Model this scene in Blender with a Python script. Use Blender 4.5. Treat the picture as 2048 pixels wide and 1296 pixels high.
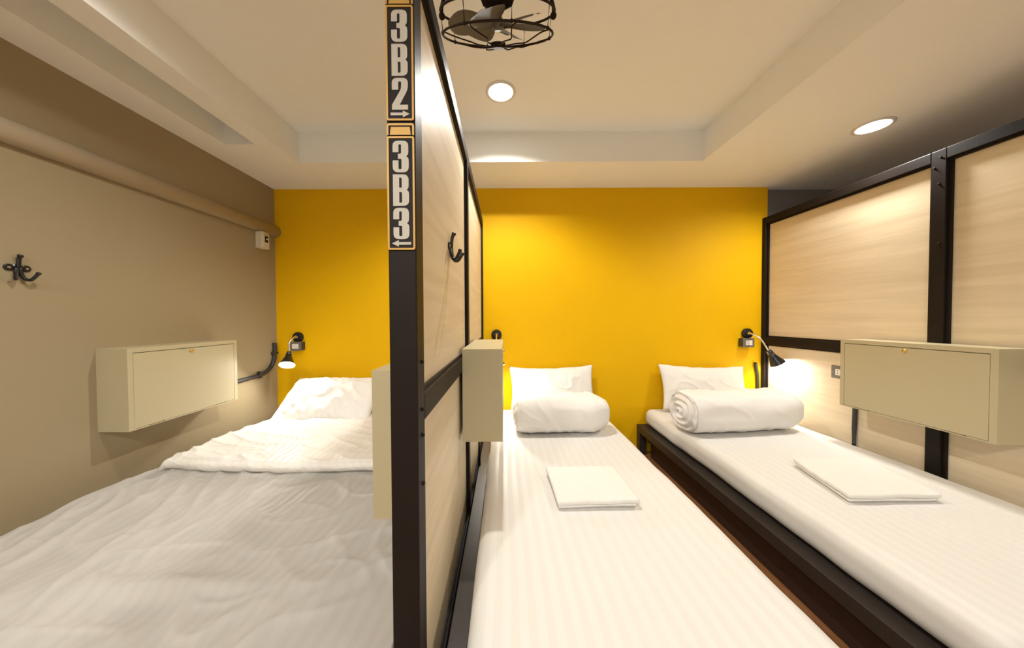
import bpy, bmesh, math, random
from mathutils import Vector, Matrix, noise
random.seed(7)
for o in list(bpy.data.objects):
    bpy.data.objects.remove(o, do_unlink=True)
scene = bpy.context.scene
C = scene.collection
PI = math.pi

# ------------------------------------------------------------------ camera
CAMZ = 1.155
F_PX = 615.0
cam_d = bpy.data.cameras.new('camera')
cam = bpy.data.objects.new('camera', cam_d)
C.objects.link(cam)
cam_d.sensor_fit = 'HORIZONTAL'
cam_d.sensor_width = 36.0
cam_d.lens = F_PX / 2048.0 * 36.0
cam_d.shift_x = 14.0 / 2048.0
cam_d.clip_start = 0.02
pitch = math.atan(12.0 / F_PX)
cam.matrix_world = (Matrix.Translation((0, 0, CAMZ)) @ Matrix.Rotation(PI / 2 - pitch, 4, 'X')
                    @ Matrix.Rotation(math.radians(-0.28), 4, 'Z'))
scene.camera = cam

# ------------------------------------------------------------------ world, exposure, light levels
w = bpy.data.worlds.new('world')
scene.world = w
w.use_nodes = True
w.node_tree.nodes['Background'].inputs[0].default_value = (1.0, 0.86, 0.66, 1)
w.node_tree.nodes['Background'].inputs[1].default_value = 0.02
vs = scene.view_settings
vs.view_transform = 'Standard'
vs.look = 'None'
vs.gamma = 1.0
vs.use_curve_mapping = False
vs.exposure = 0.87
DOWNLIGHT = 84.0            # watts of the spot in each recessed downlight
DIFFUSER = 11.0             # glow of the downlight diffusers themselves
BULB = 180.0                # emission of the reading lamp bulbs
DL_COL = (1.0, 0.975, 0.92)
BULB_COL = (1.0, 0.96, 0.89)

# ------------------------------------------------------------------ materials
def new_mat(name):
    m = bpy.data.materials.new(name)
    m.use_nodes = True
    nt = m.node_tree
    return m, nt, nt.nodes['Principled BSDF']

def srgb(r, g, b):
    f = lambda c: (c / 12.92 if c <= 0.04045 else ((c + 0.055) / 1.055) ** 2.4)
    return (f(r / 255), f(g / 255), f(b / 255), 1.0)

def plain(name, col, rough=0.5, metal=0.0, var=0.04, nscale=6.0, bump=0.0, bscale=200.0, spec=0.5):
    m, nt, b = new_mat(name)
    N = nt.nodes
    tc = N.new('ShaderNodeTexCoord')
    n1 = N.new('ShaderNodeTexNoise')
    n1.inputs['Scale'].default_value = nscale
    n1.inputs['Detail'].default_value = 4
    nt.links.new(tc.outputs['Object'], n1.inputs['Vector'])
    mx = N.new('ShaderNodeMix'); mx.data_type = 'RGBA'
    mx.inputs['A'].default_value = tuple(c * (1 - var) for c in col[:3]) + (1,)
    mx.inputs['B'].default_value = tuple(min(1, c * (1 + var)) for c in col[:3]) + (1,)
    nt.links.new(n1.outputs['Fac'], mx.inputs['Factor'])
    nt.links.new(mx.outputs['Result'], b.inputs['Base Color'])
    b.inputs['Roughness'].default_value = rough
    b.inputs['Metallic'].default_value = metal
    b.inputs['Specular IOR Level'].default_value = spec
    if bump > 0:
        n2 = N.new('ShaderNodeTexNoise')
        n2.inputs['Scale'].default_value = bscale
        n2.inputs['Detail'].default_value = 3
        nt.links.new(tc.outputs['Object'], n2.inputs['Vector'])
        bp = N.new('ShaderNodeBump')
        bp.inputs['Strength'].default_value = bump
        bp.inputs['Distance'].default_value = 0.002
        nt.links.new(n2.outputs['Fac'], bp.inputs['Height'])
        nt.links.new(bp.outputs['Normal'], b.inputs['Normal'])
    return m

def wood(name, ca, cb, scale, rough=0.45, spec=0.5):
    m, nt, b = new_mat(name)
    N = nt.nodes
    tc = N.new('ShaderNodeTexCoord')
    mp = N.new('ShaderNodeMapping')
    mp.inputs['Scale'].default_value = scale
    nt.links.new(tc.outputs['Object'], mp.inputs['Vector'])
    n1 = N.new('ShaderNodeTexNoise')
    n1.inputs['Scale'].default_value = 1.0
    n1.inputs['Detail'].default_value = 8
    n1.inputs['Roughness'].default_value = 0.65
    n1.inputs['Distortion'].default_value = 0.35
    nt.links.new(mp.outputs['Vector'], n1.inputs['Vector'])
    cr = N.new('ShaderNodeValToRGB')
    cr.color_ramp.elements[0].position = 0.32
    cr.color_ramp.elements[0].color = cb
    cr.color_ramp.elements[1].position = 0.66
    cr.color_ramp.elements[1].color = ca
    nt.links.new(n1.outputs['Fac'], cr.inputs['Fac'])
    nt.links.new(cr.outputs['Color'], b.inputs['Base Color'])
    b.inputs['Roughness'].default_value = rough
    b.inputs['Specular IOR Level'].default_value = spec
    bp = N.new('ShaderNodeBump')
    bp.inputs['Strength'].default_value = 0.08
    bp.inputs['Distance'].default_value = 0.001
    nt.links.new(n1.outputs['Fac'], bp.inputs['Height'])
    nt.links.new(bp.outputs['Normal'], b.inputs['Normal'])
    return m

def stripe_cloth(name, ca, cb, period, rough=0.75):
    """white sateen-stripe cotton: stripes run along the bed"""
    m, nt, b = new_mat(name)
    N = nt.nodes
    tc = N.new('ShaderNodeTexCoord')
    sx = N.new('ShaderNodeSeparateXYZ')
    nt.links.new(tc.outputs['Object'], sx.inputs['Vector'])
    add = N.new('ShaderNodeMath'); add.operation = 'ADD'
    nt.links.new(sx.outputs['X'], add.inputs[0])
    nt.links.new(sx.outputs['Z'], add.inputs[1])
    mul = N.new('ShaderNodeMath'); mul.operation = 'MULTIPLY'
    mul.inputs[1].default_value = 2 * PI / period
    nt.links.new(add.outputs[0], mul.inputs[0])
    sn = N.new('ShaderNodeMath'); sn.operation = 'SINE'
    nt.links.new(mul.outputs[0], sn.inputs[0])
    mr = N.new('ShaderNodeMapRange')
    mr.inputs['From Min'].default_value = -0.25
    mr.inputs['From Max'].default_value = 0.25
    nt.links.new(sn.outputs[0], mr.inputs['Value'])
    mx = N.new('ShaderNodeMix'); mx.data_type = 'RGBA'
    mx.inputs['A'].default_value = ca
    mx.inputs['B'].default_value = cb
    nt.links.new(mr.outputs['Result'], mx.inputs['Factor'])
    nt.links.new(mx.outputs['Result'], b.inputs['Base Color'])
    rr = N.new('ShaderNodeMapRange')
    rr.inputs['To Min'].default_value = 0.48
    rr.inputs['To Max'].default_value = rough + 0.1
    nt.links.new(mr.outputs['Result'], rr.inputs['Value'])
    nt.links.new(rr.outputs['Result'], b.inputs['Roughness'])
    b.inputs['Specular IOR Level'].default_value = 0.3
    n2 = N.new('ShaderNodeTexNoise')
    n2.inputs['Scale'].default_value = 450.0
    nt.links.new(tc.outputs['Object'], n2.inputs['Vector'])
    bp = N.new('ShaderNodeBump')
    bp.inputs['Strength'].default_value = 0.08
    bp.inputs['Distance'].default_value = 0.001
    nt.links.new(n2.outputs['Fac'], bp.inputs['Height'])
    nt.links.new(bp.outputs['Normal'], b.inputs['Normal'])
    return m

def emit(name, col, strength):
    m, nt, b = new_mat(name)
    N = nt.nodes
    e = N.new('ShaderNodeEmission')
    e.inputs['Color'].default_value = tuple(col) + (1,)
    e.inputs['Strength'].default_value = strength
    nt.links.new(e.outputs[0], N['Material Output'].inputs['Surface'])
    return m

M = {}
M['yellow'] = plain('yellow_paint', (0.76, 0.435, 0.001, 1), 0.6, var=0.02, nscale=3, bump=0.08, bscale=90, spec=0.15)
M['taupe'] = plain('taupe_paint', (0.335, 0.268, 0.160, 1), 0.6, var=0.03, nscale=2.5, bump=0.08, bscale=90, spec=0.3)
M['grey_wall'] = plain('grey_paint', (0.20, 0.19, 0.19, 1), 0.6, var=0.03, nscale=3)
M['white'] = plain('ceiling_paint', (0.90, 0.895, 0.85, 1), 0.7, var=0.015, nscale=2, spec=0.2)
M['pvc'] = plain('painted_trunking', (0.44, 0.37, 0.27, 1), 0.45, var=0.02)
M['floor'] = wood('brown_floor', (0.34, 0.15, 0.055, 1), (0.17, 0.07, 0.025, 1), (28, 1.6, 28), 0.4)
M['maple'] = wood('maple_laminate', (0.77, 0.66, 0.48, 1), (0.66, 0.55, 0.38, 1), (20, 1.3, 24), 0.5, 0.28)
M['steel'] = plain('dark_brown_steel', (0.0135, 0.0092, 0.0072, 1), 0.5, var=0.15, nscale=12, bump=0.12, bscale=120, spec=0.16)
M['bed_steel'] = plain('dark_bed_steel', (0.030, 0.023, 0.019, 1), 0.40, var=0.12, nscale=12, bump=0.1, bscale=120)
M['board'] = plain('dark_brown_board', (0.030, 0.014, 0.010, 1), 0.5, var=0.12, nscale=8)
M['locker'] = plain('locker_paint', (0.455, 0.395, 0.245, 1), 0.42, var=0.015, nscale=4, bump=0.06, bscale=260)
M['seam'] = plain('seam_dark', (0.03, 0.024, 0.016, 1), 0.8)
M['brass'] = plain('brass', (0.80, 0.58, 0.22, 1), 0.25, 1.0)
M['chrome'] = plain('chrome', (0.75, 0.73, 0.70, 1), 0.18, 1.0)
M['black'] = plain('black_enamel', (0.012, 0.011, 0.011, 1), 0.25, var=0.1)
M['black_tube'] = plain('black_conduit', (0.028, 0.026, 0.026, 1), 0.45, var=0.1)
M['shade_in'] = plain('shade_inside', (0.85, 0.82, 0.75, 1), 0.4)
M['grey_plate'] = plain('grey_plate', (0.17, 0.15, 0.13, 1), 0.45, 0.2)
M['dark_plastic'] = plain('dark_plastic', (0.035, 0.03, 0.027, 1), 0.45)
M['white_plastic'] = plain('white_plastic', (0.80, 0.77, 0.70, 1), 0.35)
M['cream_plastic'] = plain('cream_plastic', (0.66, 0.60, 0.46, 1), 0.4)
M['gold'] = plain('gold_paint', (0.50, 0.29, 0.055, 1), 0.45, 0.15, var=0.12, nscale=40)
M['sign_black'] = plain('sign_black', (0.014, 0.010, 0.009, 1), 0.6, spec=0.2)
M['sign_silver'] = plain('sign_silver', (0.47, 0.44, 0.37, 1), 0.5, 0.0, var=0.03, nscale=60)
M['fan_dark'] = plain('fan_dark_iron', (0.030, 0.019, 0.012, 1), 0.75, 0.0, var=0.25, nscale=40, spec=0.12)
M['fan_blade'] = plain('fan_blade_metal', (0.25, 0.22, 0.18, 1), 0.55, 0.1, var=0.18, nscale=22)
M['sheet'] = stripe_cloth('striped_sheet', (0.695, 0.68, 0.65, 1), (0.67, 0.652, 0.615, 1), 0.044)
M['duvet'] = stripe_cloth('striped_duvet', (0.78, 0.75, 0.70, 1), (0.76, 0.727, 0.675, 1), 0.040)
M['cotton'] = plain('white_cotton', (0.76, 0.735, 0.70, 1), 0.8, var=0.01, bump=0.1, bscale=400, spec=0.2)
M['towel'] = plain('white_terry', (0.76, 0.735, 0.69, 1), 0.95, var=0.03, nscale=60, bump=0.8, bscale=420, spec=0.1)
M['downlight'] = emit('downlight_glow', DL_COL, DIFFUSER)
M['bulb'] = emit('bulb_glow', BULB_COL, BULB)
M['trim'] = plain('downlight_trim', (0.70, 0.66, 0.58, 1), 0.4)

# ------------------------------------------------------------------ helpers
def base_of(p):
    v = Vector((0, 0, 0))
    while p is not None:
        v += p.location
        p = p.parent
    return v

def obj(name, bm, mat, parent=None, world=True, smooth=False, label=None):
    """link bm as one mesh object; world=True: vertices are given in world space"""
    if parent is not None and world:
        bmesh.ops.translate(bm, vec=-base_of(parent), verts=bm.verts)
    me = bpy.data.meshes.new(name)
    bmesh.ops.recalc_face_normals(bm, faces=bm.faces)
    bm.to_mesh(me)
    bm.free()
    if smooth:
        for p in me.polygons:
            p.use_smooth = True
    me.materials.append(M[mat] if isinstance(mat, str) else mat)
    o = bpy.data.objects.new(name, me)
    C.objects.link(o)
    o.parent = parent
    if label:
        o['label'] = label
    return o

def tag(o, label, cat, group=None):
    o['label'] = label
    o['category'] = cat
    if group:
        o['group'] = group
    return o

def thing(name, label, cat, loc=(0, 0, 0), group=None, rot=None):
    o = bpy.data.objects.new(name, None)
    C.objects.link(o)
    o.location = loc
    if rot is not None:
        o.rotation_euler = rot
    return tag(o, label, cat, group)

def struct(name, bm, mat, smooth=False):
    o = obj(name, bm, mat, smooth=smooth)
    o['kind'] = 'structure'
    return o

def box(bm, x0, x1, y0, y1, z0, z1, bev=0.0, seg=2):
    r = bmesh.ops.create_cube(bm, size=1.0)
    vs_ = r['verts']
    for v in vs_:
        v.co = Vector(((x0 + x1) / 2 + v.co.x * (x1 - x0), (y0 + y1) / 2 + v.co.y * (y1 - y0), (z0 + z1) / 2 + v.co.z * (z1 - z0)))
    if bev > 0:
        es = list({e for v in vs_ for e in v.link_edges})
        bmesh.ops.bevel(bm, geom=es, offset=bev, segments=seg, affect='EDGES', profile=0.5)
    return bm

def bx(x0, x1, y0, y1, z0, z1, bev=0.0, seg=2):
    return box(bmesh.new(), x0, x1, y0, y1, z0, z1, bev, seg)

def frame_from(d):
    d = Vector(d).normalized()
    up = Vector((0, 0, 1)) if abs(d.z) < 0.9 else Vector((1, 0, 0))
    a = d.cross(up).normalized()
    return d, a, a.cross(d).normalized()

def lathe(bm, origin, axis, prof, seg=32, cap0=True, cap1=True):
    """prof: (distance along the axis, radius)"""
    d, a, b = frame_from(axis)
    o = Vector(origin)
    rings = []
    for (t, r) in prof:
        rings.append([bm.verts.new(o + d * t + (a * math.cos(2 * PI * k / seg) + b * math.sin(2 * PI * k / seg)) * r) for k in range(seg)])
    for i in range(len(rings) - 1):
        for k in range(seg):
            k2 = (k + 1) % seg
            bm.faces.new((rings[i][k], rings[i][k2], rings[i + 1][k2], rings[i + 1][k]))
    if cap0:
        bm.faces.new(rings[0])
    if cap1:
        bm.faces.new(rings[-1][::-1])
    return bm

def catmull(pts, n=8, closed=False):
    P = [Vector(p) for p in pts]
    out = []
    m = len(P)
    rng = range(m) if closed else range(m - 1)
    for i in rng:
        if closed:
            p0, p1, p2, p3 = P[(i - 1) % m], P[i], P[(i + 1) % m], P[(i + 2) % m]
        else:
            p1, p2 = P[i], P[i + 1]
            p0 = P[i - 1] if i > 0 else p1 * 2 - p2
            p3 = P[i + 2] if i + 2 < m else p2 * 2 - p1
        for k in range(n):
            t = k / n
            out.append(0.5 * ((2 * p1) + (p2 - p0) * t + (2 * p0 - 5 * p1 + 4 * p2 - p3) * t * t + (3 * p1 - p0 - 3 * p2 + p3) * t ** 3))
    if not closed:
        out.append(P[-1])
    return out

def tube(bm, pts, r, seg=10, closed=False, flat=1.0):
    P = [Vector(p) for p in pts]
    n = len(P)
    rad = r if isinstance(r, (list, tuple)) else [r] * n
    rings = []
    ref = None
    for i in range(n):
        if closed:
            d = P[(i + 1) % n] - P[(i - 1) % n]
        else:
            d = P[min(i + 1, n - 1)] - P[max(i - 1, 0)]
        d.normalize()
        if ref is None:
            _, a, b = frame_from(d)
        else:
            a = (ref - d * ref.dot(d)).normalized()
            b = d.cross(a)
        ref = a
        rings.append([bm.verts.new(P[i] + (a * math.cos(2 * PI * k / seg) + b * (flat * math.sin(2 * PI * k / seg))) * rad[i]) for k in range(seg)])
    cnt = n if closed else n - 1
    for i in range(cnt):
        A, B = rings[i], rings[(i + 1) % n]
        for k in range(seg):
            k2 = (k + 1) % seg
            bm.faces.new((A[k], A[k2], B[k2], B[k]))
    if not closed:
        bm.faces.new(rings[0][::-1])
        bm.faces.new(rings[-1])
    return bm

def sphere(bm, c, r, seg=12, scale=(1, 1, 1)):
    g = bmesh.ops.create_uvsphere(bm, u_segments=seg, v_segments=max(6, seg // 2), radius=r)
    for v in g['verts']:
        v.co = Vector((v.co.x * scale[0], v.co.y * scale[1], v.co.z * scale[2])) + Vector(c)
    return bm

def rslab(x0, x1, y0, y1, z0, z1, r, n=(40, 60, 6), disp=None):
    """soft slab: a subdivided box whose edges are rounded by r; disp moves points after"""
    bm = bmesh.new()
    L = (x1 - x0, y1 - y0, z1 - z0)
    c = Vector(((x0 + x1) / 2, (y0 + y1) / 2, (z0 + z1) / 2))
    h = Vector((L[0] / 2, L[1] / 2, L[2] / 2))
    cache = {}
    def vert(i, j, k):
        key = (i, j, k)
        if key in cache:
            return cache[key]
        def spread(t, half):
            return t * half
        p = Vector(((2 * i / n[0] - 1) * h.x, (2 * j / n[1] - 1) * h.y, (2 * k / n[2] - 1) * h.z))
        q = Vector((max(-h.x + r, min(h.x - r, p.x)), max(-h.y + r, min(h.y - r, p.y)), max(-h.z + r, min(h.z - r, p.z))))
        d = p - q
        if d.length > 1e-9:
            p = q + d.normalized() * r
        p = p + c
        if disp:
            p = disp(p)
        cache[key] = bm.verts.new(p)
        return cache[key]
    for i in range(n[0]):
        for j in range(n[1]):
            bm.faces.new((vert(i, j, n[2]), vert(i + 1, j, n[2]), vert(i + 1, j + 1, n[2]), vert(i, j + 1, n[2])))
            bm.faces.new((vert(i, j, 0), vert(i, j + 1, 0), vert(i + 1, j + 1, 0), vert(i + 1, j, 0)))
    for i in range(n[0]):
        for k in range(n[2]):
            bm.faces.new((vert(i, 0, k), vert(i + 1, 0, k), vert(i + 1, 0, k + 1), vert(i, 0, k + 1)))
            bm.faces.new((vert(i, n[1], k), vert(i, n[1], k + 1), vert(i + 1, n[1], k + 1), vert(i + 1, n[1], k)))
    for j in range(n[1]):
        for k in range(n[2]):
            bm.faces.new((vert(0, j, k), vert(0, j, k + 1), vert(0, j + 1, k + 1), vert(0, j + 1, k)))
            bm.faces.new((vert(n[0], j, k), vert(n[0], j + 1, k), vert(n[0], j + 1, k + 1), vert(n[0], j, k + 1)))
    return bm

def nz(x, y, z=0.0):
    return noise.noise(Vector((x, y, z)))

def ridge(x, y, z=0.0, p=3.0):
    return (1.0 - min(1.0, abs(nz(x, y, z)) * 2.0)) ** p

def smooth01(a, b, x):
    t = max(0.0, min(1.0, (x - a) / (b - a)))
    return t * t * (3 - 2 * t)

# ------------------------------------------------------------------ room shell
YB = 2.63          # yellow back wall
XL = -1.954        # left wall
YF = -2.3          # wall behind the camera
XR = 3.5           # right wall beyond the right partition
ZS = 2.255         # lowered ceiling border
ZT = 2.465         # ceiling inside the tray
struct('floor', bx(XL - 0.1, XR + 0.1, YF - 0.1, YB + 0.2, -0.1, 0.0), 'floor')
struct('wall_back', bx(XL - 0.1, 2.235, YB, YB + 0.2, 0.0, ZT + 0.1), 'yellow')
struct('wall_back_grey', bx(2.235, XR + 0.1, YB + 0.06, YB + 0.2, 0.0, ZT + 0.1), 'grey_wall')
struct('wall_left', bx(XL - 0.1, XL, YF, YB, 0.0, ZT + 0.1), 'taupe')
struct('wall_right', bx(XR, XR + 0.1, YF, YB + 0.06, 0.0, ZT + 0.1), 'grey_wall')
struct('wall_front', bx(XL - 0.1, XR + 0.1, YF - 0.1, YF, 0.0, ZT + 0.1), 'white')
TX0, TX1, TY0, TY1 = -1.446, 1.40, -1.7, 2.19
SX0, SX1, SY1 = -1.758, -1.567, 1.955          # long slot in the left border
bm = bmesh.new()
box(bm, XL, XR, TY1, YB + 0.06, ZS, ZT + 0.1)                # back border
box(bm, TX1, XR, YF, TY1, ZS, ZT + 0.1)                      # right border
box(bm, TX0, TX1, YF, TY0, ZS, ZT + 0.1)
box(bm, XL, SX0, YF, TY1, ZS, ZT + 0.1)                      # left border, wall side of the slot
box(bm, SX1, TX0, YF, TY1, ZS, ZT + 0.1)
box(bm, SX0, SX1, SY1, TY1, ZS, ZT + 0.1)
box(bm, SX0, SX1, YF, SY1, ZS + 0.156, ZT + 0.1)
struct('ceiling_border', bm, 'white')
struct('ceiling', bx(TX0, TX1, TY0, TY1, ZT, ZT + 0.1), 'white')

# ------------------------------------------------------------------ partitions
def partition(name, label, xface, xback, xp0, xp1, ends):
    """steel frame with maple panels; xface/xback: outer faces of the frame, xp0..xp1: panel"""
    lo, hi = min(xface, xback), max(xface, xback)
    t = thing(name, label, 'partition', ((lo + hi) / 2, 1.6, 0))
    ZTOP = 1.99
    posts = [(0.643, 0.699), (1.537, 1.593), (2.592, 2.629)]
    for (a, b) in posts:
        obj('post', bx(lo, hi, a, b, 0.0, ZTOP, 0.003), 'steel', t)
    zr = [(1.935, 1.99), (0.925, 0.985), (0.10, 0.16)]
    for i in range(2):
        a, b = posts[i][1], posts[i + 1][0]
        for (z0, z1) in zr:
            obj('rail', bx(lo, hi, a, b, z0, z1, 0.003), 'steel', t)
        for (z0, z1) in ((0.985, 1.935), (0.16, 0.925)):
            obj('panel', bx(xp0, xp1, a, b, z0, z1), 'maple', t)
            bw = 0.011
            for s in (0, 1):
                if s == 0:
                    c0, c1 = xp0 - (xp0 - lo) * 0.45, xp0
                else:
                    c0, c1 = xp1, xp1 + (hi - xp1) * 0.45
                bm = bmesh.new()
                box(bm, c0, c1, a, a + bw, z0, z1)
                box(bm, c0, c1, b - bw, b, z0, z1)
                box(bm, c0, c1, a + bw, b - bw, z0, z0 + bw)
                box(bm, c0, c1, a + bw, b - bw, z1 - bw, z1)
                obj('bead', bm, 'steel', t)
    for (x, y, z, d) in ends:
        bm = bmesh.new()
        lathe(bm, (x, y, z), (d, 0, 0), [(0, 0.0045), (0.003, 0.0045), (0.0055, 0.002)], 10)
        obj('bolt', bm, 'steel', t, smooth=True)
    return t

XM0, XM1 = -0.2425, -0.184
eb = [(XM1, 0.655 + 0.02, z, 1) for z in (1.06, 0.955, 0.898, 0.79)]
partition('bed_partition', 'tall dark steel partition with maple panels standing between the double bed and the middle bed',
          XM1, XM0, -0.228, -0.199, eb)
XRF, XRB = 2.19, 2.31
eb = [(XRF, 1.558, z, -1) for z in (1.95, 1.52, 1.10, 0.62)] + [(XRF, 1.58, 1.905, -1), (XRF, 1.562, 1.82, -1)]
partition('bed_partition', 'dark steel partition with maple panels along the right-hand bed',
          XRF, XRB, 2.216, 2.284, eb)

# ------------------------------------------------------------------ beds
def bed_frame(name, label, x0, x1, y0, y1, zt, board_x):
    t = thing(name, label, 'bed frame', ((x0 + x1) / 2, (y0 + y1) / 2, 0))
    r = 0.058
    for (a, b) in ((x0, x0 + r), (x1 - r, x1)):
        obj('side_rail', bx(a, b, y0, y1, zt - r, zt, 0.003), 'bed_steel', t)
        for (c, d) in ((y0, y0 + r), (y1 - r, y1)):
            obj('leg', bx(a, b, c, d, 0.0, zt - r, 0.003), 'bed_steel', t)
    for (c, d) in ((y0, y0 + r), (y1 - r, y1)):
        obj('end_rail', bx(x0 + r, x1 - r, c, d, zt - r, zt, 0.003), 'bed_steel', t)
    obj('deck', bx(x0 + r, x1 - r, y0 + r, y1 - r, zt - 0.024, zt - 0.002), 'bed_steel', t)
    for bxx in board_x:
        obj('side_board', bx(bxx, bxx + 0.018, y0 + 0.06, y1 - 0.115, 0.0, zt - r, 0.002), 'board', t)
    return t

ZF, ZM = 0.241, 0.385
bed_frame('bed_frame', 'dark steel bed frame under the middle mattress', -0.166, 0.80, 0.58, 2.622, ZF, (-0.08, 0.72))
bed_frame('bed_frame', 'dark steel bed frame with brown side board under the right-hand mattress', 1.127, 2.165, 0.70, 2.625, ZF, (1.195, 2.08))
bed_frame('bed_frame', 'dark steel bed frame hidden under the double bed', -1.87, -0.27, 0.55, 2.622, ZF, (-1.80, -0.34))

def sag(seed, amp=0.004):
    def f(p):
        if p.z > ZF + 0.05:
            p.z += amp * nz(p.x * 3 + seed, p.y * 3, seed) + 0.0012 * nz(p.x * 14, p.y * 9, seed)
        e = 0.006 * nz(p.y * 2.5, seed, p.z * 3) + 0.003 * nz(p.y * 9, seed, p.z * 8)
        p.x += e
        return p
    return f

m1 = obj('mattress', rslab(-0.10, 0.805, 0.56, 2.615, ZF + 0.002, ZM, 0.055, (46, 80, 12), sag(1.3)), 'sheet', smooth=True)
tag(m1, 'mattress in white striped sheet on the middle bed beside the central partition', 'mattress')
m2 = obj('mattress', rslab(1.178, 2.12, 0.70, 2.615, ZF + 0.002, ZM, 0.055, (46, 80, 12), sag(5.1)), 'sheet', smooth=True)
tag(m2, 'mattress in white striped sheet on the right-hand bed with the visible dark frame', 'mattress')
m3 = obj('mattress', rslab(-1.86, -0.27, 0.57, 2.61, ZF + 0.002, ZM - 0.045, 0.045, (40, 40, 8), sag(9.2)), 'sheet', smooth=True)
tag(m3, 'wide mattress under the white duvet of the left-hand double bed', 'mattress')

# duvet on the double bed
dv = thing('duvet', 'rumpled white duvet spread over the left-hand double bed', 'duvet', (-1.06, 1.4, ZM - 0.03))
def duvet_z(x, y):
    z = ZM - 0.004
    z += 0.012 * nz(x * 1.6 + 3, y * 1.6, 0.3) + 0.007 * nz(x * 4, y * 3.2, 1.7)
    # long creases: lengthwise near the left edge, slanting toward the partition on the right
    u = x * 0.93 + y * 0.36
    v = -x * 0.36 + y * 0.93
    z += 0.014 * ridge(u * 9.0, v * 1.6, 4.0, 3) * smooth01(-0.9, -1.5, x)
    u2 = x * 0.70 - y * 0.71
    v2 = x * 0.71 + y * 0.70
    z += 0.017 * ridge(u2 * 7.5, v2 * 1.7, 8.0, 4) * smooth01(-0.95, -0.45, x) * smooth01(1.5, 0.9, y)
    z += 0.007 * ridge(u * 6, v * 4, 12.0, 4) + 0.006 * ridge(x * 3.1 + y, y * 6.0 - x, 2.2, 5)
    z += 0.020 * math.exp(-((x + 0.95) / 0.28) ** 2 - ((y - 0.87) / 0.035) ** 2)
    return z

def sheet_grid(x0, x1, y0, y1, nx, ny, zf, edge_drop=None):
    bm = bmesh.new()
    rows = []
    for j in range(ny + 1):
        row = []
        for i in range(nx + 1):
            x = x0 + (x1 - x0) * i / nx
            y = y0 + (y1 - y0) * j / ny
            row.append(bm.verts.new(zf(x, y)))
        rows.append(row)
    for j in range(ny):
        for i in range(nx):
            bm.faces.new((rows[j][i], rows[j][i + 1], rows[j + 1][i + 1], rows[j + 1][i]))
    return bm

def thicken(bm, t):
    geo = bmesh.ops.solidify(bm, geom=bm.faces[:], thickness=t)
    return bm

def duvet_pt(x, y):
    z = duvet_z(x, y)
    # left edge rolls down beside the wall
    e = -1.80 + 0.02 * nz(y * 2.2, 7.0)
    if x < e:
        d = (e - x)
        z -= 0.9 * d * smooth01(0.0, 0.05, d)
        x = e - 0.075 * math.sin(min(1.0, d / 0.15) * PI / 2)
    if y < 0.52:
        z -= 1.6 * (0.52 - y)
    return Vector((x, y, z))
obj('cover', thicken(sheet_grid(-1.98, -0.262, 0.45, 2.30, 210, 240, duvet_pt), 0.012), 'duvet', dv, smooth=True)

def flap_pt(x, y):
    # folded-back end of the duvet: rounded front edge, soft folds along it
    fy = 1.505 + 0.020 * nz(x * 2.3, 3.0) + 0.010 * nz(x * 7, 1.0) + 0.05 * smooth01(-1.5, -1.8, x)
    s = (y - 1.40) / (2.33 - 1.40)
    z = duvet_z(x, max(y, fy)) * 0.3 + (ZM - 0.004) * 0.7
    th = 0.050 + 0.010 * nz(x * 3, 5.0)
    if s < 0.14:                                     # half circle for the rolled front edge
        a = s / 0.14 * PI
        yy = fy - 0.026 * math.sin(a) + 0.03
        zz = z + 0.004 + th * 0.5 * (1 - math.cos(a))
        zz += 0.006 * ridge(x * 9, a * 0.6, 2.0, 3) * math.sin(a)
    else:
        q = (s - 0.14) / 0.86
        yy = fy + 0.03 + q * (2.36 - fy - 0.03)
        zz = z + 0.004 + th * (1 - 0.25 * q)
        u = x * 0.35 + yy * 0.94
        v = x * 0.94 - yy * 0.35
        fr = math.exp(-q * 2.4)
        zz += 0.014 * ridge(v * 2.2, u * 10, 3.0, 3) * (0.35 + 0.65 * fr)
        zz += 0.008 * ridge(v * 5.0, u * 16, 5.0, 3) * fr * smooth01(-1.0, -1.5, x)
        zz += 0.008 * nz(x * 3.1, yy * 4.4, 9.0)
    e = -1.74 + 0.03 * nz(yy * 5, 4.0) + 0.03 * smooth01(1.7, 2.3, yy)
    if x < e:
        d = e - x
        zz -= 1.1 * d * smooth01(0, 0.05, d)
        x = e - 0.09 * math.sin(min(1, d / 0.14) * PI / 2)
    return Vector((x, yy, zz))
obj('folded_end', sheet_grid(-1.88, -0.266, 1.40, 2.33, 230, 170, flap_pt), 'duvet', dv, smooth=True,
    label='folded-back end of the duvet')

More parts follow.
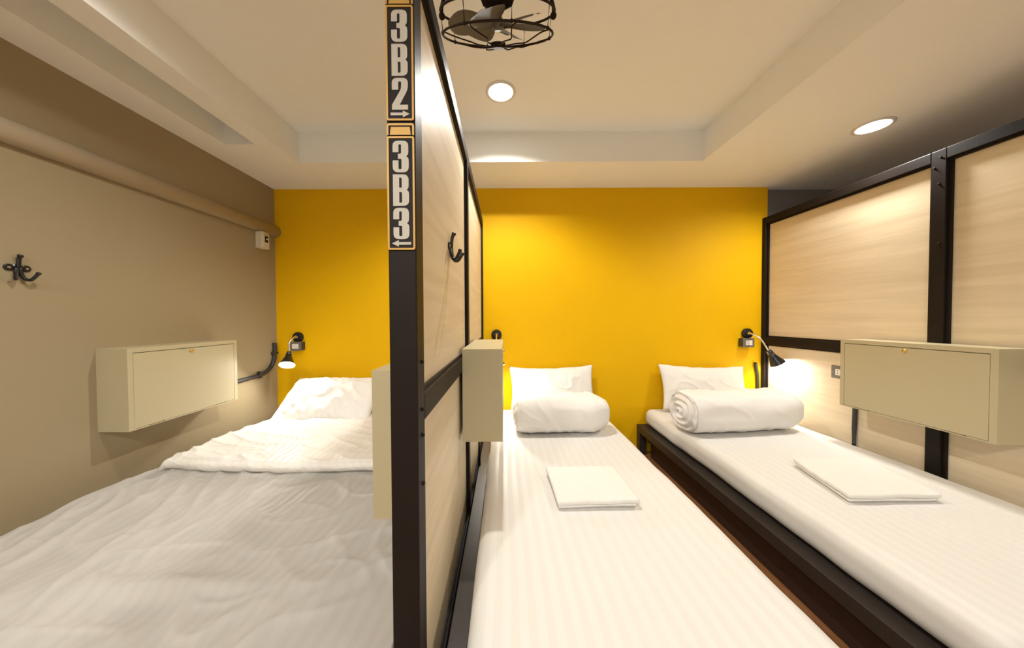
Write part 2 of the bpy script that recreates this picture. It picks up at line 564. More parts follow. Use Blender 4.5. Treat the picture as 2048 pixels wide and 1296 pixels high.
# ------------------------------------------------------------------ pillows
def pillow_mesh(W, H, T, seed, crease=0.010, tip=0.10):
    bm = bmesh.new()
    nx, ny = 60, 40
    def pt(i, j, s):
        u = 2 * i / nx - 1
        v = 2 * j / ny - 1
        x = W / 2 * u * (1 - tip * 0.55 * (1 - v * v))
        y = H / 2 * v * (1 - tip * (1 - u * u))
        e = (max(0.0, 1 - u * u) ** 0.55) * (max(0.0, 1 - v * v) ** 0.55)
        z = T / 2 * e
        wr = ridge(u * 2.2 + v * 1.6 + seed, v * 1.4 - u * 0.8, seed, 3)
        edge = (1 - e)
        z += crease * wr * e + crease * 1.4 * ridge(u * 6 + seed, v * 1.6, seed + 3, 3) * edge * e * 1.5
        z += 0.006 * nz(u * 2 + seed, v * 2, 1.0) * e
        return Vector((x, y + 0.004 * nz(u * 5, seed, v), s * z))
    def grid(s):
        return [[bm.verts.new(pt(i, j, s)) for i in range(nx + 1)] for j in range(ny + 1)]
    A, B = grid(1), grid(-1)
    for G in (A, B):
        for j in range(ny):
            for i in range(nx):
                bm.faces.new((G[j][i], G[j][i + 1], G[j + 1][i + 1], G[j + 1][i]))
    bmesh.ops.remove_doubles(bm, verts=bm.verts, dist=1e-5)
    return bm

def pillow(label, x, y, z, tilt, W, H, T, seed, rz=0.0, roll=0.0, crease=0.011, tip=0.10):
    bm = pillow_mesh(W, H, T, seed, crease, tip)
    mt = Matrix.Translation((x, y, z)) @ Matrix.Rotation(rz, 4, 'Z') @ Matrix.Rotation(tilt, 4, 'X') @ Matrix.Rotation(roll, 4, 'Z')
    loc = mt.translation.copy()
    bmesh.ops.transform(bm, matrix=Matrix.Translation(-loc) @ mt, verts=bm.verts)
    o = obj('pillow', bm, 'cotton', smooth=True)
    o.location = loc
    return tag(o, label, 'pillow')

pillow('plump white pillow at the head of the left-hand double bed', -1.37, 2.40, 0.522, math.radians(36), 0.74, 0.46, 0.19, 2.2, crease=0.022, tip=0.07)
pillow('white pillow propped against the yellow wall behind the middle rolled duvet', 0.385, 2.515, 0.574, math.radians(72), 0.70, 0.375, 0.13, 5.7, roll=math.radians(1.0), tip=0.11)
pillow('white pillow propped against the yellow wall on the right-hand bed', 1.63, 2.515, 0.576, math.radians(72), 0.70, 0.375, 0.13, 8.4, rz=math.radians(-2), roll=math.radians(-1.5), tip=0.12)

# ------------------------------------------------------------------ rolled duvets
def roll_mesh(L, RY, RZ, seed, spiral=0.012):
    bm = bmesh.new()
    ns, nt = 70, 72
    def sect(th):
        # flattened at the bottom
        c, s = math.cos(th), math.sin(th)
        p = 2.5
        k = (abs(c) ** p + abs(s) ** p) ** (-1 / p)
        return c * k, s * k
    def ring(x, f, wr=True):
        out = []
        for k in range(nt):
            th = 2 * PI * k / nt
            c, s = sect(th)
            g = f
            if wr:
                g *= 1 + 0.07 * nz(x * 4.0 + seed, c * 1.4, s * 1.4) + 0.075 * ridge(x * 8 + seed + 0.4 * math.sin(th), th * 0.75, seed, 4) * (0.3 + 0.7 * abs(math.cos(th * 0.5)))
                g *= 1 + 0.02 * math.sin(th * 2 + x * 4 + seed)
            z = s * RZ * g
            if s < -0.5:
                z = max(z, -RZ)
            out.append(bm.verts.new((x, c * RY * g, z)))
        return out
    rings = []
    # left cap: nested rings give the rolled layers
    nr = 16
    for q in range(nr):
        f = 0.04 + 0.90 * q / (nr - 1)
        rr = ring(-L / 2, f, False)
        for k, v in enumerate(rr):
            th = 2 * PI * k / nt
            turn = f * 3.6 + th / (2 * PI)
            v.co.x += spiral * math.sin(turn * 2 * PI) + 0.030 * f ** 3 - 0.01 + 0.010 * nz(v.co.y * 22, v.co.z * 22, seed)
            v.co.y *= 1 + 0.05 * nz(th, f * 3, seed)
        rings.append(rr)
    for i in range(ns + 1):
        t = i / ns
        x = -L / 2 + L * t
        e = min(t, 1 - t) * L
        f = 1.0 - 0.10 * (1 - smooth01(0, 0.05, e)) if t < 0.5 else 1.0 - 0.55 * (1 - min(1, e / 0.12) ** 0.5 if e < 0.12 else 0)
        rings.append(ring(x + (0.03 if i == 0 else 0) * (1), f))
    for q in range(6):
        f = 0.45 * (1 - (q + 1) / 7)
        rr = ring(L / 2 + 0.006 * math.sin((q + 1) / 7 * PI / 2), f)
        rings.append(rr)
    for a, b in zip(rings[:-1], rings[1:]):
        for k in range(nt):
            k2 = (k + 1) % nt
            bm.faces.new((a[k], a[k2], b[k2], b[k]))
    bm.faces.new(rings[0])
    bm.faces.new(rings[-1])
    return bm

def rolled(label, x, y, rz, L, RY, RZ, seed, spiral):
    o = obj('rolled_duvet', roll_mesh(L, RY, RZ, seed, spiral), 'cotton', smooth=True)
    o.location = (x, y, ZM + RZ + 0.004)
    o.rotation_euler = (0, 0, rz)
    return tag(o, label, 'duvet', 'rolled duvets on the two single beds')
rolled('white duvet rolled up on the middle bed in front of its pillow', 0.380, 2.085, math.radians(1), 0.625, 0.135, 0.122, 3.1, 0.007)
rolled('white duvet rolled up on the right-hand bed, its coiled end showing', 1.595, 2.10, math.radians(6), 0.83, 0.145, 0.130, 7.7, 0.013)

# ------------------------------------------------------------------ towels
def towel(label, x, y, rz, W, H, seed, skew=0.0):
    t = thing('folded_towel', label, 'towel', (x, y, ZM + 0.002), 'folded towels on the single beds', (0, 0, rz))
    for k, (z0, z1, ins) in enumerate(((0.0, 0.017, 0.006), (0.016, 0.036, 0.0))):
        def dp(p, z0=z0):
            n = 0.004 * nz(p.x * 9 + seed, p.y * 9, z0 * 40)
            p.z += n + 0.0016 * nz(p.x * 60, p.y * 60, seed) if p.z > 0.01 else 0
            p.x += 0.006 * nz(p.y * 7, seed, z0 * 30) + skew * p.y
            p.y += 0.005 * nz(p.x * 7, seed + 4, z0 * 30)
            return p
        obj('towel_layer', rslab(-W / 2 + ins, W / 2 - ins, -H / 2 + ins, H / 2 - ins, z0, z1, 0.0080, (46, 40, 4), dp), 'towel', t, world=False, smooth=True)
    return t
towel('folded white towel lying on the middle bed', 0.368, 1.36, math.radians(2), 0.335, 0.285, 1.5)
towel('folded white towel lying on the right-hand bed', 1.64, 1.415, math.radians(0), 0.385, 0.335, 6.1, 0.25)

# ------------------------------------------------------------------ wall lockers
def locker(label, x, y, z, rz, L=0.60, H=0.40, D=0.15):
    """hangs with its back on local x = 0 and opens toward local +x"""
    t = thing('wall_locker', label, 'locker', (x, y, z), 'metal lockers by the beds', (0, 0, rz))
    g = 0.0016
    bo, top, bot = 0.022, 0.022, 0.006
    bm = bmesh.new()
    box(bm, 0.0, D - 0.014, 0, L, 0, H)                                  # closed box behind the front
    for (y0, y1, z0, z1) in ((0, bo, 0, H), (L - bo, L, 0, H), (bo, L - bo, H - top, H), (bo, L - bo, 0, bot)):
        box(bm, D - 0.014, D, y0, y1, z0, z1)
    obj('body', bm, 'locker', t, world=False)
    obj('seam', bx(D - 0.0139, D - 0.012, bo + 0.0002, L - bo - 0.0002, bot, H - top), 'seam', t, world=False)
    d = obj('door', bx(D - 0.0119, D - 0.0006, bo + g, L - bo - g, bot + g, H - top - 2 * g), 'locker', t, world=False)
    bm = bmesh.new()
    lathe(bm, (D - 0.001, L / 2, H - 0.040), (1, 0, 0), [(0, 0.0105), (0.004, 0.0105), (0.007, 0.009), (0.007, 0.0065), (0.0095, 0.0062), (0.011, 0.004)], 20)
    lk = obj('lock', bm, 'brass', d, world=False, smooth=False, label='round brass lock')
    obj('keyhole', bx(D + 0.0085, D + 0.0106, L / 2 - 0.0009, L / 2 + 0.0009, H - 0.0445, H - 0.0355), 'seam', d, world=False)
    for c in (0.2, 0.8):
        bm = bmesh.new()
        tube(bm, [(D - 0.003, L * c - 0.035, 0.004), (D - 0.003, L * c + 0.035, 0.004)], 0.0034, 8)
        obj('hinge', bm, 'seam', t, world=False)
    return t
ZL = 0.617
locker('beige metal locker on the left wall above the double bed', XL, 1.464, ZL, 0)
locker('beige metal locker standing out from the partition beside the middle bed', XM1, 1.315, ZL + 0.005, 0, D=0.172)
locker('beige metal locker on the right-hand partition above the bed', XRF, 1.867, ZL, PI, D=0.15)
locker('greenish beige metal locker half hidden behind the post with the number signs', XM0, 1.415, ZL, PI, D=0.113)

# ------------------------------------------------------------------ number signs on the post
def poly_mesh(loops, depth):
    cu = bpy.data.curves.new('glyph', 'CURVE')
    cu.dimensions = '2D'
    cu.fill_mode = 'BOTH'
    cu.extrude = depth / 2
    for lp in loops:
        sp = cu.splines.new('POLY')
        sp.points.add(len(lp) - 1)
        for p, q in zip(sp.points, lp):
            p.co = (q[0], q[1], 0, 1)
        sp.use_cyclic_u = True
    ob = bpy.data.objects.new('glyph', cu)
    C.objects.link(ob)
    dg = bpy.context.evaluated_depsgraph_get()
    me = bpy.data.meshes.new_from_object(ob.evaluated_get(dg))
    bm = bmesh.new()
    bm.from_mesh(me)
    bpy.data.objects.remove(ob)
    bpy.data.curves.remove(cu)
    bpy.data.meshes.remove(me)
    return bm

def rounded(pts):
    """pts: (x, y, radius); returns the outline with rounded corners"""
    out = []
    n = len(pts)
    for i in range(n):
        p = Vector(pts[i][:2])
        r = pts[i][2] if len(pts[i]) > 2 else 0
        if r <= 0:
            out.append((p.x, p.y))
            continue
        a = (Vector(pts[i - 1][:2]) - p)
        b = (Vector(pts[(i + 1) % n][:2]) - p)
        ra = min(r, a.length * 0.5)
        rb = min(r, b.length * 0.5)
        s, e = p + a.normalized() * ra, p + b.normalized() * rb
        for k in range(7):
            t = k / 6
            q = s * (1 - t) ** 2 + p * 2 * t * (1 - t) + e * t * t
            out.append((q.x, q.y))
    return out

G3 = [rounded([(0, 1.24, .03), (0, 1.95, .34), (.98, 1.95, .34), (.98, 1.10, .18), (.84, 1.0, .05), (1, .88, .18), (1, 0, .36), (0, 0, .36), (0, .74, .03),
               (.36, .74, 0), (.36, .19, .08), (.55, .19, .08), (.55, .84, .1), (.33, .84, 0), (.33, 1.14, 0), (.53, 1.14, .1), (.53, 1.73, .07), (.37, 1.73, .07), (.37, 1.24, 0)])]
GB = [rounded([(0, 0), (0, 1.95), (.98, 1.95, .36), (.98, 1.10, .18), (.84, 1.0, .05), (1, .88, .18), (1, 0, .36)]),
      rounded([(.39, 1.12), (.55, 1.12, .08), (.55, 1.75, .1), (.39, 1.75)]),
      rounded([(.39, .19), (.56, .19, .1), (.56, .86, .1), (.39, .86)])]
G2 = [rounded([(0, 1.22, .03), (0, 1.95, .34), (1, 1.95, .34), (1, 1.25, .25), (.48, .30), (1.0, .30), (1.0, 0), (0, 0), (0, .30), (.58, 1.28, .2), (.58, 1.73, .08), (.40, 1.73, .08), (.40, 1.22)])]
GA = [[(0, .30), (0, .62), (.78, .62), (.78, .86), (1.22, .46), (.78, .06), (.78, .30)]]

def sign(label, chars, zc, right):
    Y = 0.6430
    X = (XM0 + XM1) / 2
    w_, h_ = 0.0565, 0.2325
    t = thing('number_sign', label, 'sign', (X, Y, zc), 'number signs on the partition post')
    def place(bm, sx, sz, x, z, y):
        # glyph plane (x, y) -> world (x, z), front facing the camera
        for v in bm.verts:
            v.co = Vector((x + v.co.x * sx, y - v.co.z, z + v.co.y * sz))
        return bm
    def rr(x0, x1, y0, y1, r):
        return rounded([(x0, y0, r), (x0, y1, r), (x1, y1, r), (x1, y0, r)])
    b = 0.0038
    obj('plate', place(poly_mesh([rr(-w_ / 2, w_ / 2, -h_ / 2, h_ / 2, 0.005)], 0.002), 1, 1, 0, 0, -0.0012), 'sign_black', t, world=False)
    obj('border', place(poly_mesh([rr(-w_ / 2, w_ / 2, -h_ / 2, h_ / 2, 0.005),
                                   rr(-w_ / 2 + b, w_ / 2 - b, -h_ / 2 + b, h_ / 2 - b, 0.0015)], 0.0012), 1, 1, 0, 0, -0.0030), 'gold', t, world=False,
        label='gold border')
    gw, gh = 0.033, 0.033
    for k, c in enumerate(chars):
        g = {'3': G3, 'B': GB, '2': G2}[c]
        zz = h_ / 2 - 0.0735 - k * 0.0685
        obj('numeral' if c != 'B' else 'letter', place(poly_mesh(g, 0.0010), gw, gh, -gw / 2, zz, -0.0028), 'sign_silver', t, world=False)
    bm = poly_mesh(GA, 0.0010)
    s = 1 if right else -1
    obj('arrow', place(bm, 0.0325 * s, 0.0170, -0.0197 * s, -h_ / 2 + 0.0055, -0.0028), 'sign_silver', t, world=False)
    # header tab above the plate
    z0, z1 = h_ / 2 + 0.0022, h_ / 2 + 0.0265
    obj('header_plate', place(poly_mesh([rounded([(-w_ / 2, z0, 0), (-w_ / 2, z1, .006), (w_ / 2, z1, .006), (w_ / 2, z0, 0)])], 0.002), 1, 1, 0, 0, -0.0012), 'sign_black', t, world=False)
    zi = z1 - 0.0046
    out = rounded([(-w_ / 2, z0, 0), (-w_ / 2, z1, .006), (w_ / 2, z1, .006), (w_ / 2, z0, 0), (w_ / 2 - b, z0, 0), (w_ / 2 - b, zi, .002), (-w_ / 2 + b, zi, .002), (-w_ / 2 + b, z0, 0)])
    obj('header_border', place(poly_mesh([out], 0.0012), 1, 1, 0, 0, -0.0030), 'gold', t, world=False)
    obj('header_badge', place(poly_mesh([[(-0.0215, z0 + 0.0005), (-0.0195, zi - 0.0030), (0.0195, zi - 0.0030), (0.0215, z0 + 0.0005)]], 0.0012), 1, 1, 0, 0, -0.0030), 'gold', t, world=False)
    return t
sign('upper number sign reading 3B2 with an arrow pointing right', '3B2', 1.678, True)
sign('lower number sign reading 3B3 with an arrow pointing left', '3B3', 1.4135, False)

# ------------------------------------------------------------------ reading lamps and switches on the back wall
def lamp(label, bxy, bz, path, head, d, on=True):
    t = thing('reading_lamp', label, 'lamp', (bxy, YB, bz), 'gooseneck reading lamps on the yellow wall')
    bm = bmesh.new()
    lathe(bm, (bxy, YB, bz), (0, -1, 0), [(0, 0.044), (0.016, 0.044), (0.023, 0.040), (0.026, 0.030)], 32)
    obj('base', bm, 'black', t)
    bm = bmesh.new()
    lathe(bm, (bxy, YB - 0.0255, bz), (0, -1, 0), [(0, 0.016), (0.010, 0.015), (0.016, 0.009), (0.022, 0.0075)], 20)
    obj('boss', bm, 'chrome', t, smooth=True)
    head = Vector(head)
    d = Vector(d).normalized()
    pts = [Vector((bxy, YB - 0.040, bz))] + [Vector(p) for p in path] + [head - d * 0.012, head + d * 0.004]
    bm = bmesh.new()
    tube(bm, catmull(pts, 10), 0.0065, 10)
    obj('neck', bm, 'chrome', t, smooth=True)
    bm = bmesh.new()
    lathe(bm, head, d, [(-0.004, 0.010), (0.0, 0.0175), (0.030, 0.021), (0.034, 0.019)], 24)
    col = obj('collar', bm, 'black', t, smooth=True)
    dd, a, b = frame_from(d)
    bm = bmesh.new()
    for k in range(12):
        th = 2 * PI * k / 12
        r = a * math.cos(th) + b * math.sin(th)
        tube(bm, [head + d * 0.003 + r * 0.0178, head + d * 0.028 + r * 0.0208], 0.0016, 6)
    obj('vent_rib', bm, 'chrome', col)
    bm = bmesh.new()
    n = 32
    prof_o = [(0.030, 0.020), (0.045, 0.024), (0.085, 0.040), (0.118, 0.054)]
    prof_i = [(0.118, 0.0525), (0.085, 0.0385), (0.045, 0.0225), (0.036, 0.010)]
    lathe(bm, head, d, prof_o, n, True, False)
    obj('shade', bm, 'black', t, smooth=True)
    bm = bmesh.new()
    lathe(bm, head, d, [(0.118, 0.054)] + prof_i, n, False, True)
    obj('shade_lining', bm, 'shade_in', t, smooth=True)
    bm = bmesh.new()
    lathe(bm, head, d, [(0.058, 0.012), (0.070, 0.024), (0.093, 0.034), (0.106, 0.035), (0.114, 0.028), (0.118, 0.012)], 20)
    obj('bulb', bm, 'bulb', t, smooth=True)
    return t

def pt(px, py, D):
    """photo position of a measured point at distance D from the camera plane"""
    return Vector(((px - 1010) * D / F_PX, D, CAMZ + (636 - py) * D / F_PX))

lamp('black gooseneck reading lamp at the left corner, its lit bulb facing out', (597 - 1010) * YB / F_PX, 1.000,
     [pt(590, 671, 2.52), pt(578, 683, 2.46)], pt(577.5, 702, 2.44), (0.22, -0.55, -0.80))
lamp('black gooseneck reading lamp half hidden behind the middle locker', (993 - 1010) * YB / F_PX, 1.014,
     [pt(993, 670, 2.52), pt(992, 682, 2.43)], pt(990, 702, 2.38), (0.22, -0.22, -0.93))
lamp('black gooseneck reading lamp bent over the right-hand bed', (1493 - 1010) * YB / F_PX, 1.014,
     [pt(1501, 669, 2.54), pt(1521, 680, 2.48)], pt(1538, 704, 2.44), (0.50, -0.16, -0.86))

def switch(label, x, z, flip=1):
    t = thing('wall_switch', label, 'switch', (x, YB, z), 'light switches under the reading lamps')
    obj('back_box', bx(x - 0.044, x + 0.044, YB - 0.055, YB, z - 0.036, z + 0.036, 0.006), 'dark_plastic', t)
    p = obj('face_plate', bx(x - 0.046, x + 0.046, YB - 0.062, YB - 0.055, z - 0.039, z + 0.039, 0.003), 'grey_plate', t)
    for s in (-1, 1):
        obj('rocker', bx(x + s * 0.0135 - 0.0128, x + s * 0.0135 + 0.0128, YB - 0.067, YB - 0.0615, z - 0.020, z + 0.020, 0.0015), 'white_plastic', p)
    return t
switch('grey switch box with two white rockers under the left corner lamp', -1.754, 0.927)
switch('grey switch box behind the middle locker under its lamp', -0.075, 0.935)
switch('grey switch box with two white rockers under the right-hand lamp', 2.040, 0.938)

# ------------------------------------------------------------------ conduits, trunking, outlets
t = thing('cable_conduit', 'black conduit bending up the left wall beside the locker', 'conduit', (XL + 0.014, 2.3, 0.7))
cx = XL + 0.0155
bm = bmesh.new()
tube(bm, catmull([(cx, 2.07, 0.700), (cx, 2.25, 0.706), (cx, 2.40, 0.712), (cx, 2.49, 0.728), (cx, 2.55, 0.772), (cx, 2.578, 0.835), (cx, 2.585, 0.90), (cx, 2.583, 0.955)], 8), 0.0150, 12)
obj('pipe', bm, 'black_tube', t, smooth=True)
for (y, z, h) in ((2.42, 0.716, 1), (2.582, 0.87, 0)):
    bm = bmesh.new()
    if h:
        box(bm, XL, XL + 0.030, y - 0.010, y + 0.010, z - 0.026, z + 0.026, 0.003)
    else:
        box(bm, XL, XL + 0.030, y - 0.026, y + 0.026, z - 0.008, z + 0.008, 0.003)
    obj('clip', bm, 'black_tube', t)

def outlet(label, x, y, z, sx):
    t = thing('wall_outlet', label, 'outlet', (x, y, z))
    p0, p1 = sorted((x, x + sx * 0.009))
    pl = obj('face_plate', bx(p0, p1, y - 0.058, y + 0.058, z - 0.042, z + 0.042, 0.004), 'grey_plate', t)
    q0, q1 = sorted((x + sx * 0.0085, x + sx * 0.0125))
    for c in (-0.0, ):
        obj('socket', bx(q0, q1, y - 0.027, y + 0.027, z - 0.020, z + 0.020, 0.0015), 'white_plastic', pl)
    for dz in (-0.008, 0.008):
        for dy in (-0.012, 0.012):
            bm = bmesh.new()
            lathe(bm, (x + sx * 0.0120, y + dy, z + dz), (sx, 0, 0), [(0, 0.0032), (0.0009, 0.0032)], 10)
            obj('socket_hole', bm, 'seam', pl)
    bm = bmesh.new()
    lathe(bm, (x + sx * 0.0088, y + 0.045, z), (sx, 0, 0), [(0, 0.003), (0.001, 0.0026)], 10)
    obj('screw', bm, 'chrome', pl)
    return t
outlet('grey wall outlet beside the right-hand locker', 2.216, 2.02, 0.785, -1)
outlet('grey wall outlet tucked behind the left wall locker', XL, 2.085, 0.70, 1)

bm = bmesh.new()
tube(bm, [(2.204, 1.93, 0.245), (2.204, 1.93, 0.45), (2.204, 1.925, 0.75)], 0.0115, 12)
o = obj('cable_conduit', bm, 'black_tube', smooth=True)
tag(o, 'black upright conduit below the right-hand locker', 'conduit')
bm = bmesh.new()
xc = (1517 - 1010) * 2.60 / F_PX
tube(bm, catmull([(xc - 0.008, YB - 0.012, 0.765), (xc, YB - 0.013, 0.715), (xc + 0.012, YB - 0.014, 0.62), (xc + 0.014, YB - 0.014, 0.30)], 6), 0.012, 12)
o = obj('cable_conduit', bm, 'black_tube', smooth=True)
tag(o, 'black conduit on the yellow wall next to the right-hand partition post', 'conduit')
bm = bmesh.new()
tube(bm, [(-0.165, 1.90, 0.20), (-0.165, 1.90, 0.75)], 0.0115, 12)
o = obj('cable_conduit', bm, 'black_tube', smooth=True)
tag(o, 'black conduit below the middle locker on the partition', 'conduit')

# half-round trunking along the left wall
bm = bmesh.new()
zc, hr, pr = 1.893, 0.046, 0.054
prof = [(0.0, -hr)] + [(pr * 0.35 + pr * 0.65 * math.cos(a), hr * math.sin(a)) for a in [(-PI / 2 + PI * k / 16) for k in range(17)]] + [(0.0, hr)]
ra = [bm.verts.new((XL + p[0], YF + 0.01, zc + p[1])) for p in prof]
rb = [bm.verts.new((XL + p[0], YB - 0.002, zc + p[1])) for p in prof]
for k in range(len(prof) - 1):
    bm.faces.new((ra[k], ra[k + 1], rb[k + 1], rb[k]))
bm.faces.new((ra[-1], ra[0], rb[0], rb[-1]))
bm.faces.new(ra); bm.faces.new(rb[::-1])
o = obj('wall_trunking', bm, 'pvc', smooth=False)
for p in o.data.polygons:
    p.use_smooth = len(p.vertices) == 4
tag(o, 'rounded taupe trunking running the length of the left wall', 'trunking')

t = thing('breaker_box', 'small cream breaker box under the trunking near the corner', 'breaker box', (XL, 2.46, 1.78))
obj('case', bx(XL, XL + 0.054, 2.422, 2.498, 1.716, 1.846, 0.004), 'cream_plastic', t)
obj('cover_plate', bx(XL + 0.053, XL + 0.057, 2.428, 2.492, 1.728, 1.842, 0.0015), 'cream_plastic', t)
sw = obj('switch_window', bx(XL + 0.0565, XL + 0.0585, 2.446, 2.480, 1.765, 1.815, 0.0005), 'black', t, label='black breaker switch')
obj('lever', bx(XL + 0.058, XL + 0.064, 2.458, 2.470, 1.786, 1.796, 0.001), 'white_plastic', sw)
obj('print_strip', bx(XL + 0.0568, XL + 0.0574, 2.446, 2.484, 1.823, 1.832), 'gold', t)

# ------------------------------------------------------------------ coat hooks
def coat_hook(label, x, y, z, sx):
    t = thing('coat_hook', label, 'hook', (x, y, z), 'black coat hooks', (0, 0, 0 if sx > 0 else PI))
    bm = bmesh.new()
    for (dy, r) in ((-0.022, 0.0135), (0.022, 0.0135), (0.0, 0.016)):
        lathe(bm, (0.0, dy, 0), (1, 0, 0), [(0, r), (0.004, r), (0.006, r * 0.8)], 20)
    obj('back_plate', bm, 'black', t, world=False, smooth=False)
    for dy in (-0.023, 0.023):
        bm = bmesh.new()
        lathe(bm, (0.005, dy, 0), (1, 0, 0), [(0, 0.0055), (0.002, 0.0045)], 12)
        obj('screw', bm, 'chrome', t, world=False)
    bm = bmesh.new()
    p = catmull([(0.006, 0, -0.004), (0.008, 0, 0.020), (0.011, 0, 0.038), (0.018, 0, 0.052)], 6)
    tube(bm, p, [0.0060] * (len(p) - 5) + [0.0066, 0.0075, 0.0082, 0.0084, 0.0060], 10)
    obj('upper_prong', bm, 'black', t, world=False, smooth=True)
    for s in (-1, 1):
        bm = bmesh.new()
        p = catmull([(0.006, s * 0.004, 0.004), (0.008, s * 0.007, -0.026), (0.014, s * 0.013, -0.044), (0.026, s * 0.020, -0.045), (0.036, s * 0.026, -0.030), (0.044, s * 0.031, -0.014)], 6)
        tube(bm, p, [0.0058] * (len(p) - 4) + [0.0063, 0.0070, 0.0074, 0.0052], 10)
        obj('lower_prong', bm, 'black', t, world=False, smooth=True)
    return t
coat_hook('black coat hook on the taupe left wall', XL, 1.236, 1.365, 1)
coat_hook('black coat hook on the maple panel of the middle partition', -0.199, 1.118, 1.412, 1)

# ------------------------------------------------------------------ downlights
def downlight(label, x, y, z, r=0.069, power=1.0, cone=140, blend=0.6, soft=0.06):
    t = thing('downlight', label, 'ceiling light', (x, y, z), 'round recessed downlights')
    bm = bmesh.new()
    lathe(bm, (x, y, z), (0, 0, -1), [(0.0, r + 0.018), (0.004, r + 0.0175), (0.007, r + 0.010), (0.007, r + 0.002), (0.0025, r), (0.0, r)], 48, False, False)
    obj('trim_ring', bm, 'trim', t, smooth=True)
    bm = bmesh.new()
    lathe(bm, (x, y, z - 0.001), (0, 0, -1), [(0.0, r - 0.0005), (0.0015, r - 0.0005)], 48)
    obj('diffuser', bm, 'downlight', t)
    ld = bpy.data.lights.new('downlight_beam', 'SPOT')
    ld.energy = DOWNLIGHT * power
    ld.color = DL_COL
    ld.spot_size = math.radians(cone)
    ld.spot_blend = blend
    ld.shadow_soft_size = soft
    lo = bpy.data.objects.new('downlight_beam', ld)
    C.objects.link(lo)
    lo.parent = t
    lo.location = (0, 0, -0.012)
    return t
downlight('bright round downlight in the raised ceiling below the fan', -0.018, 1.806, ZT, power=0.60, cone=142, blend=0.55, soft=0.022)
downlight('bright round downlight in the lowered ceiling above the right-hand bed', 2.134, 1.80, ZS, power=0.56, cone=166, blend=0.7)
downlight('added fill light, an unseen downlight in the raised ceiling over the near end of the double bed', -0.95, 0.95, ZT, power=0.40, cone=158, blend=0.7)  # added out of view to brighten the double bed and left wall
downlight('added fill light, an unseen downlight in the raised ceiling behind the viewer', 0.0, -1.3, ZT, power=1.1, cone=168)  # added fill from behind for the post front and other camera-facing sides
downlight('added fill light, an unseen downlight in the raised ceiling behind the viewer near the left wall', -1.0, -1.15, ZT, power=1.05, cone=164)  # extra unseen lamp, lifts the brightness of the left side
downlight('added fill light, an unseen downlight in the lowered ceiling at the near end of the right-hand bed', 2.134, -0.80, ZS, power=0.58, cone=164)  # invented fill lamp out of frame for the right-hand side

# ------------------------------------------------------------------ cage fan
FD, FH = 1.10, 0.992
tilt = math.radians(32)
t = thing('cage_fan', 'dark caged ceiling fan with grey metal blades', 'fan', (-0.020, FD, CAMZ + FH), rot=(tilt, 0, 0))
R = 0.191
def ring_pts(r, z, n=48):
    return [(r * math.cos(2 * PI * k / n), r * math.sin(2 * PI * k / n), z) for k in range(n)]
for (r, z, th) in ((R, 0.0, 0.0036), (R + 0.002, 0.058, 0.0040)):
    bm = bmesh.new()
    tube(bm, ring_pts(r, z), th, 8, closed=True)
    obj('cage_ring', bm, 'fan_dark', t, world=False, smooth=True)
for k in range(8):
    a = 2 * PI * (k + 0.3) / 8
    c, s = math.cos(a), math.sin(a)
    bm = bmesh.new()
    tube(bm, [(R * c, R * s, -0.004), ((R + 0.002) * c, (R + 0.002) * s, 0.062)], 0.0018, 6)
    obj('cage_upright', bm, 'fan_dark', t, world=False)
    bm = bmesh.new()
    pp = []
    for (rr, da, zz) in ((0.024, 0, -0.030), (0.07, 0.05, -0.027), (0.10, 0.22, -0.024), (0.13, 0.12, -0.016), (0.165, 0.05, -0.006), (R, 0.10, 0.0)):
        pp.append((rr * math.cos(a + da), rr * math.sin(a + da), zz))
    tube(bm, catmull(pp, 5), 0.0021, 6)
    obj('grille_wire', bm, 'fan_dark', t, world=False, smooth=True)
    bm = bmesh.new()
    sphere(bm, (R * c, R * s, 0.0), 0.0058, 8)
    obj('wire_knot', bm, 'fan_dark', t, world=False, smooth=True)
bm = bmesh.new()
lathe(bm, (0, 0, -0.034), (0, 0, 1), [(0, 0.022), (0.002, 0.026), (0.014, 0.027), (0.016, 0.022)], 24)
obj('badge_plate', bm, 'fan_dark', t, world=False)
bm = bmesh.new()
lathe(bm, (0, 0, 0.012), (0, 0, 1), [(0, 0.012), (0.004, 0.020), (0.024, 0.022), (0.034, 0.016)], 20)
obj('hub', bm, 'fan_blade', t, world=False)
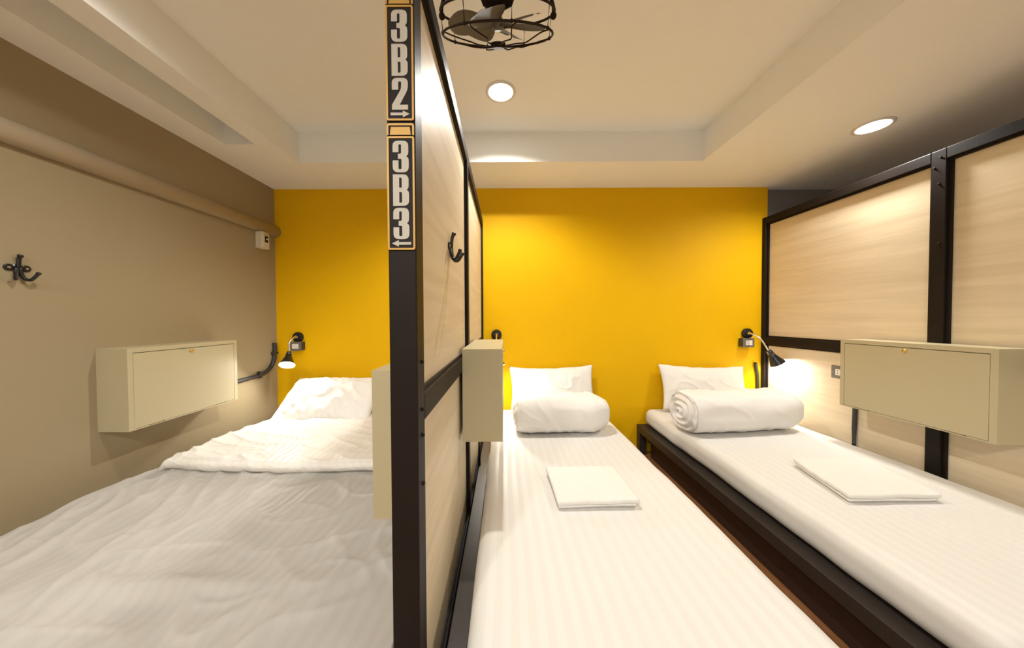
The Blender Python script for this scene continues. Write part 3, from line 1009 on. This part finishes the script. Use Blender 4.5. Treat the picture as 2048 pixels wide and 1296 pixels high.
for k in range(6):
    a = 2 * PI * k / 6 + 0.25
    bm = bmesh.new()
    rows = []
    for i in range(13):
        q = i / 12
        r = 0.018 + 0.152 * q
        wd = 0.012 + 0.052 * math.sin(min(1.0, q * 1.12) * PI * 0.62) ** 1.2
        if q > 0.72:
            wd *= math.sqrt(max(0.02, 1 - ((q - 0.72) / 0.285) ** 2))
        tw = math.radians(25 - 9 * q)
        row = []
        for j in range(9):
            e = j / 4 - 1
            y = e * wd
            row.append(bm.verts.new((r, y * math.cos(tw), 0.026 + y * math.sin(tw) + 0.004 * (1 - e * e))))
        rows.append(row)
    for i in range(12):
        for j in range(8):
            bm.faces.new((rows[i][j], rows[i + 1][j], rows[i + 1][j + 1], rows[i][j + 1]))
    bmesh.ops.solidify(bm, geom=bm.faces[:], thickness=0.0015)
    bmesh.ops.rotate(bm, verts=bm.verts, cent=(0, 0, 0), matrix=Matrix.Rotation(a, 3, 'Z'))
    obj('blade', bm, 'fan_blade', t, world=False, smooth=True)
bm = bmesh.new()
lathe(bm, (0, 0, 0.046), (0, 0, 1), [(0, 0.012), (0.012, 0.016), (0.020, 0.026), (0.030, 0.050), (0.045, 0.057), (0.105, 0.057), (0.125, 0.046), (0.135, 0.020)], 32)
obj('motor', bm, 'fan_dark', t, world=False, smooth=True)
bm = bmesh.new()
tube(bm, catmull([(0.05, 0, 0.115), (0.12, 0, 0.118), (0.165, 0, 0.108), (0.188, 0, 0.075), (R, 0, 0.05)], 6), 0.006, 8)
obj('side_arm', bm, 'fan_dark', t, world=False, smooth=True)
bm = bmesh.new()
tube(bm, catmull([(-0.05, 0, 0.115), (-0.12, 0, 0.118), (-0.165, 0, 0.108), (-0.188, 0, 0.075), (-R, 0, 0.05)], 6), 0.006, 8)
obj('side_arm', bm, 'fan_dark', t, world=False, smooth=True)
for s in (-1, 1):
    bm = bmesh.new()
    sphere(bm, (s * R, 0, 0.05), 0.011, 10)
    obj('arm_knob', bm, 'fan_dark', t, world=False, smooth=True)
# drop rod and ceiling cup, upright in the room
inv = Matrix.Rotation(-tilt, 3, 'X')
top = inv @ Vector((0, 0, 0))
org = Vector((-0.020, FD, CAMZ + FH))
rx = Matrix.Rotation(tilt, 3, 'X')
mtop = rx @ Vector((0, 0, 0.16))
zc_ = ZT - org.z
bm = bmesh.new()
tube(bm, [inv @ Vector(p) for p in ((mtop.x, mtop.y, mtop.z), (mtop.x, mtop.y, zc_ - 0.01))], 0.011, 12)
obj('drop_rod', bm, 'fan_dark', t, world=False, smooth=True)
bm = bmesh.new()
lathe(bm, inv @ Vector((mtop.x, mtop.y, zc_)), inv @ Vector((0, 0, -1)), [(0, 0.055), (0.012, 0.052), (0.034, 0.030), (0.040, 0.014)], 28)
obj('ceiling_cup', bm, 'fan_dark', t, world=False, smooth=True)
